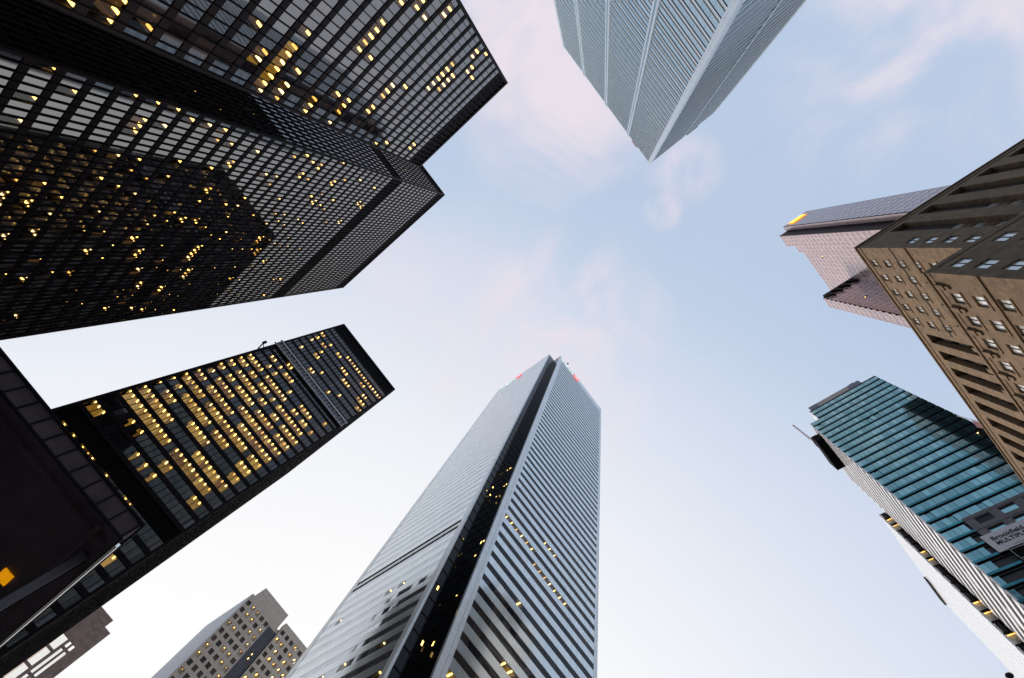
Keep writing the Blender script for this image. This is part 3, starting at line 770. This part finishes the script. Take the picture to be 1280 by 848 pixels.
    for txt, zz, size in (('Brookfield', zk(110.35), 1.75), ('MULTIPLEX', zk(108.95), 1.6)):
        cu = bpy.data.curves.new('lettering', 'FONT'); cu.body = txt; cu.size = size; cu.extrude = .03; cu.offset = .035
        t_ = bpy.data.objects.new('tmp', cu); S.collection.objects.link(t_)
        me = bpy.data.meshes.new_from_object(t_.evaluated_get(bpy.context.evaluated_depsgraph_get())); bpy.data.objects.remove(t_)
        me.materials.clear(); me.materials.append(MATS['sign_ink'])
        M = Matrix(((0, 0, -1, X-.5), (-1, 0, 0, -28.7*K-1.3), (0, 1, 0, zz), (0, 0, 0, 1)))
        me.transform(M)
        o = bpy.data.objects.new('lettering', me); S.collection.objects.link(o); o.parent = sg; o.matrix_parent_inverse = sg.matrix_world.inverted()
    b = MB(); b.fbox(f4, 4, 15.4, zk(107.75), zk(107.85), .001, .03, 'sign_ink'); b.build('underline', sg)
    nt_ = thing('construction_netting', 'black netting and scaffold tubes below the pale banner on the teal tower', 'netting', (X-1, -35*K, zk(90)))
    b = MB(); b.fbox(Frame(X-.8, -30.4*K, '-x'), 0, 30, zk(84), zk(107.0), -.3, 0, 'black_louver'); b.build('net', nt_)
    b = MB(); f5 = Frame(X-.7, -30.4*K, '-x')
    for i in range(9): b.fbox(f5, i*3.2, i*3.2+.1, zk(84), zk(107), .02, .12, 'galvanised')
    for i in range(9): b.fbox(f5, 0, 27, zk(85)+i*3, zk(85)+i*3+.1, .12, .2, 'galvanised')
    b.build('scaffold_tube', nt_)
    # facade hoist on the roof corner
    cr = thing('facade_hoist', 'dark cleaning hoist with a thin lattice jib hanging off the corner of the teal tower', 'hoist', (X+6, YA, H-6))
    b = MB(); z0 = zk(178)
    x0, x1 = 109.6*K, 121.5*K
    b.hexa([(x0, YA, z0+4), (x1, YA, z0), (x1, YA+3.6, z0), (x0, YA+3.2, z0+4), (x0, YA, z0+8), (x1, YA, z0+6.5), (x1, YA+3.8, z0+6.5), (x0, YA+3.4, z0+8)], 'black_louver'); b.build('cabin', cr)
    b = MB(); a = np.array([X+3.6, YA+3.0, z0+11]); e = np.array([X-2.5, YA+2.6, z0+14.5])
    a = np.array([111.5*K, -20.3*K, zk(188)]); e = np.array([107.5*K, -18.8*K, zk(196.5)])
    for dx, dy in ((0, 0), (.6, 0), (0, .6), (.6, .6)): b.bar(a+[dx, dy, 0], e+[dx*.6, dy*.6, 0], .14, 'red_white')
    for i in range(8):
        p = a+(e-a)*i/8; q = a+(e-a)*(i+1)/8; b.bar(p, q+[.5, 0, 0], .1, 'red_white'); b.bar(p+[.5, .5, 0], q+[0, .5, 0], .1, 'red_white'); b.bar(p, q+[0, .5, 0], .1, 'letter_white' if False else 'red_white')
    b.build('jib', cr)
    b = MB(); b.box(111*K, 114.5*K, YA+.2, YA+3.6, z0+8, z0+11, 'black_steel'); b.box(111.5*K, 113*K, YA+.6, YA+3.0, z0+11, z0+12.4, 'red_white'); b.build('counterweight', cr)
teal_tower()

# ------------------------------------------------------------------ pale tower behind it, lower right
def pale_tower():
    H = zk(170); X = 138.0*K; Y = -21.45*K; X1 = 178*K; Yb = -40*K
    root = thing('office_tower', 'pale finely lined tower edge with a row of yellow lit windows beside the teal tower', 'skyscraper', (X+20, Y-10, 0))
    own = [len(BOX)]; BOX.append(((X, Yb, 0), (X1, Y, H)))
    wall = MB(); wins = []; FL = 3.9
    fr = Frame(X, Y, '-x'); Lw = Y-Yb; z = H
    wall.fbox(fr, 0, .3, 0, H, -.5, .05, 'pale_panel')
    while z-FL > 60:
        wall.fbox(fr, .3, Lw, z-FL, z-FL+.7, -.5, 0, 'black_steel')
        st = random.random() < .62
        for j in range(10):
            wins.append(mkwin(fr, .35+j*2, .3+(j+1)*2-.05, z-FL+.71, z-.02, -.1, 'black_glass', 2 if (st and random.random() < .85) else 0, cg='clear_grey', lampw=1.7, r=random.random())); wins[-1].room = 'room_glow'; wins[-1].lampm = 'lamp_dim'
        z -= FL
    fr = Frame(X1, Y, '+y'); Lw = X1-X; z = H
    wall.fbox(fr, 0, Lw, 0, H, -.6, -.12, 'pale_panel')
    while z > 60:
        wall.fbox(fr, .1, Lw-.1, z-1.75, z, -.2, 0, 'pale_panel'); wall.fbox(fr, .12, Lw-.12, z-FL+.1, z-2.0, -.2, -.04, 'pale_panel'); z -= FL/2 if False else FL
    wall.box(X+.6, X1, Yb, Y-.61, 0, H-.3, 'pale_panel')
    wall.build('wall', root)
    b = MB(); b.fbox(fr, 0, 12, H-3.0, H+.1, -.4, .5, 'black_steel'); b.build('plant_screen', root)
    emit_windows(wins, root, own)
pale_tower()

# ------------------------------------------------------------------ two far buildings at the lower left
def far_punched(wall, wins, fr, s0, s1, z0, z1, pitch, FL, ww, wh, body, glass, plit, top=3, frame=None):
    n = int(round((s1-s0)/pitch)); m = (s1-s0)/n; z = z1-top
    wall.fbox(fr, s0, s1, z1-top, z1, -.8, 0, body)
    while z-FL > z0:
        wall.fbox(fr, s0, s1, z-FL, z-wh, -.8, 0, body)
        for j in range(n):
            g_ = (m-ww)/2
            wall.fbox(fr, s0+j*m, s0+j*m+g_, z-wh, z, -.8, -.003, body); wall.fbox(fr, s0+(j+1)*m-g_, s0+(j+1)*m-.002, z-wh, z, -.8, -.003, body)
            wins.append(mkwin(fr, s0+j*m+g_, s0+(j+1)*m-g_, z-wh, z-.01, -.35, glass, 1 if random.random() < plit else 0, cg='clear_grey', lampw=.5, r=random.random(), jit=.01))
        z -= FL
def grey_far():
    Y = 216; root = thing('office_tower', 'grey concrete grid tower with pale blank side, far behind at the bottom of the photo', 'skyscraper', (45, Y+15, 0))
    own = [len(BOX)]; BOX.append(((28.8, Y, 0), (49.9, Y+38, 150)))
    wall = MB(); wins = []
    f = Frame(28.8, Y, '-y')
    far_punched(wall, wins, f, 0, 15.5, 60, 150, 3.1, 3.7, 1.9, 2.1, 'concrete_grey', 'office_glass_dim_reflection', .42)
    wall.fbox(Frame(28.8, Y+38.5, '-x'), 0, 37.6, 0, 150.5, -.8, .02, 'concrete_light')
    wall.box(29.7, 62, Y+.85, Y+38, 0, 149, 'concrete_grey')
    f2 = Frame(49.6, Y-1, '-y')
    far_punched(wall, wins, f2, 0, 28, 60, 152.5, 3.1, 3.7, 1.9, 2.1, 'concrete_grey', 'office_glass_dim_reflection', .42)
    wall.fbox(Frame(49.6, Y+2, '-x'), 0, 2.2, 0, 152.5, -.5, 0, 'concrete_grey')
    wall.build('wall', root)
    b = MB(); b.box(31.5, 48.5, Y+2, Y+20, 149, 157.5, 'concrete_grey'); b.build('penthouse', root)
    b = MB(); f3 = Frame(44.3, Y+.6, '-y')
    b.fbox(f3, 0, 5.2, 60, 147, -.3, 0, 'screen_blue')
    for i in range(6): b.fbox(f3, i, i+.25, 60, 147, .01, .2, 'black_steel')
    b.build('recessed_strip', root)
    b = MB()
    for i in range(8): a = random.uniform(.4, 4.5); zz = random.uniform(80, 142); b.fbox(f3, a, a+.5, zz, zz+.7, .01, .1, 'lamp_small')
    b.build('lit_office', root, stuff=True)
    emit_windows(wins, root, own)
grey_far()
def taupe_far():
    Y = 223; root = thing('office_tower', 'brownish stone tower with tall pale window strips, at the bottom left corner', 'skyscraper', (-15, Y+15, 0))
    own = [len(BOX)]; BOX.append(((-45, Y, 0), (2.8, Y+40, 108)))
    wall = MB(); wins = []
    f = Frame(-45, Y, '-y')
    wall.fbox(f, 0, 44.6, 104, 110.4, -.8, 0, 'taupe_stone')
    wall.fbox(f, 44.6, 47.8, 30, 107.5, -.8, 0, 'taupe_stone'); wall.fbox(f, 30, 44.6, 98.5, 104, -.8, .0, 'taupe_stone')
    # pale glazed strips: two narrow ones, one wide, and a darker field with lit dots
    xs = [(44.6, 43.9, 0), (43.9, 43.0, 1), (43.0, 42.2, 0), (42.2, 41.3, 1), (41.3, 40.2, 0), (40.2, 37.4, 2), (37.4, 37.0, 0)]
    for a1, a0, kd in xs:
        if kd == 0: wall.fbox(f, a0, a1, 40, 98.5, -.8, 0, 'taupe_stone'); continue
        z = 96.5 if kd < 2 else 100.0
        while z > 45:
            hh = 9.5 if kd == 1 else 6.0
            wall.fbox(f, a0, a1, z-.6, z, -.8, -.02, 'taupe_stone')
            wins.append(mkwin(f, a0, a1, z-hh, z-.6, -.25, 'clear_grey', 0, r=1, jit=.0)); z -= hh
    far_punched(wall, wins, f, 0, 37.0, 40, 104, 2.6, 3.8, 1.8, 2.6, 'taupe_stone', 'black_glass', .5, top=4)
    wall.fbox(Frame(2.8, Y+.85, '+x'), 0, 3, 0, 107.5, -.8, 0, 'taupe_stone'); wall.box(-44, -8.1, Y+.9, Y+39, 0, 107, 'taupe_stone')
    wall.build('wall', root); emit_windows(wins, root, own)
taupe_far()

# ------------------------------------------------------------------ low banking pavilion, black steel, lower left corner
def pavilion():
    H = 14.0; ZB = 13.1; X1 = -2.3; X0 = -48; Y0 = 20.15; Y1 = 66
    root = thing('bank_pavilion', 'low black steel pavilion roof with coffered soffit, in the lower left corner', 'building', (-25, 43, 0))
    BOX.append(((X0, Y0, ZB), (X1, Y1, H)))
    b = MB(); b.box(X0, X1, Y0, Y1, ZB+.05, H-.02, 'soffit')
    for fr, Lw in ((Frame(X0, Y0, '-y'), X1-X0), (Frame(X1, Y0, '+x'), Y1-Y0)):
        b.fbox(fr, -.02, Lw+.02, H-.07, H+.02, 0, .07, 'black_steel'); b.fbox(fr, -.02, Lw+.02, ZB, ZB+.09, 0, .06, 'black_steel')
        for i in range(int(Lw/.76)):
            b.fbox(fr, Lw-.1-i*.76, Lw-.04-i*.76, ZB+.09, H-.07, 0, .06, 'black_steel')
    b.build('roof', root)
    t = MB(); t.fbox(Frame(X1, Y0, '+x'), .3, Y1-Y0, ZB-.06, ZB+.085, .062, .16, 'fascia_light'); t.build('edge_trim', root)
    s = MB(); y = Y0+.7
    while y < Y1: s.box(X0, X1-.3, y, y+.22, ZB-.18, ZB+.045, 'soffit'); y += 9.15
    x = X1-.95
    while x > X0: s.box(x, x+.22, Y0+.3, Y1-.5, ZB-.17, ZB+.04, 'soffit'); x -= 9.15
    s.build('soffit', root)
    c = MB()
    for i, yy in enumerate((22.1, 37.0, 52.0)):
        c = MB(); c.box(-2.85, -2.55, yy, yy+.3, 0, ZB-.02, 'column_steel'); c.box(-2.80, -2.5, yy+.3, yy+.34, 0, ZB-.02, 'black_steel'); c.build('column', root)
    for xx in (-18, -33): c = MB(); c.box(xx, xx+.35, 20.6, 20.95, 0, ZB-.02, 'black_steel'); c.build('column', root)
    gl = MB(); f = Frame(-7.2, 26, '+x')
    gl.fbox(f, 0, 38, 0, ZB-.75, -.1, 0, 'black_glass'); gl.fbox(Frame(-46, 26, '-y'), 0, 38.7, 0, ZB-.75, -.1, 0, 'black_glass')
    for i in range(26): gl.fbox(f, i*1.5, i*1.5+.08, 0, ZB-.72, 0, .15, 'black_steel')
    for i in range(26): gl.fbox(Frame(-46, 26, '-y'), i*1.5, i*1.5+.08, 0, ZB-.72, 0, .15, 'black_steel')
    gl.build('glass_wall', root)
    l = MB(); l.box(-4.45, -4.22, 26.5, 27.3, ZB-.05, ZB+.03, 'room_orange'); l.box(-4.19, -3.95, 26.5, 27.3, ZB-.05, ZB+.03, 'room_orange'); l.build('soffit_light', root)
pavilion()

# ------------------------------------------------------------------ street lamp tip, lower right corner
def street_lamp():
    root = thing('street_lamp', 'dark slender street lamp with a small finial, only its tip in the lower right corner', 'street lamp', (5.62, -.62, 0))
    b = MB(); b.cone((5.62, -.62, 0), (5.62, -.62, .5), .12, .09, 'lamp_globe'); b.cone((5.62, -.62, .5), (5.42, -.62, 5.9), .045, .012, 'pole_red'); b.build('pole', root)
    b = MB()
    for (za, zb, ra, rb) in ((5.89, 5.905, .014, .03), (5.905, 5.92, .03, .034), (5.92, 5.935, .034, .024), (5.935, 5.943, .024, .008)): b.cone((5.42, -.62, za), (5.415, -.62, zb), ra, rb, 'lamp_globe')
    b.build('finial', root)
street_lamp()
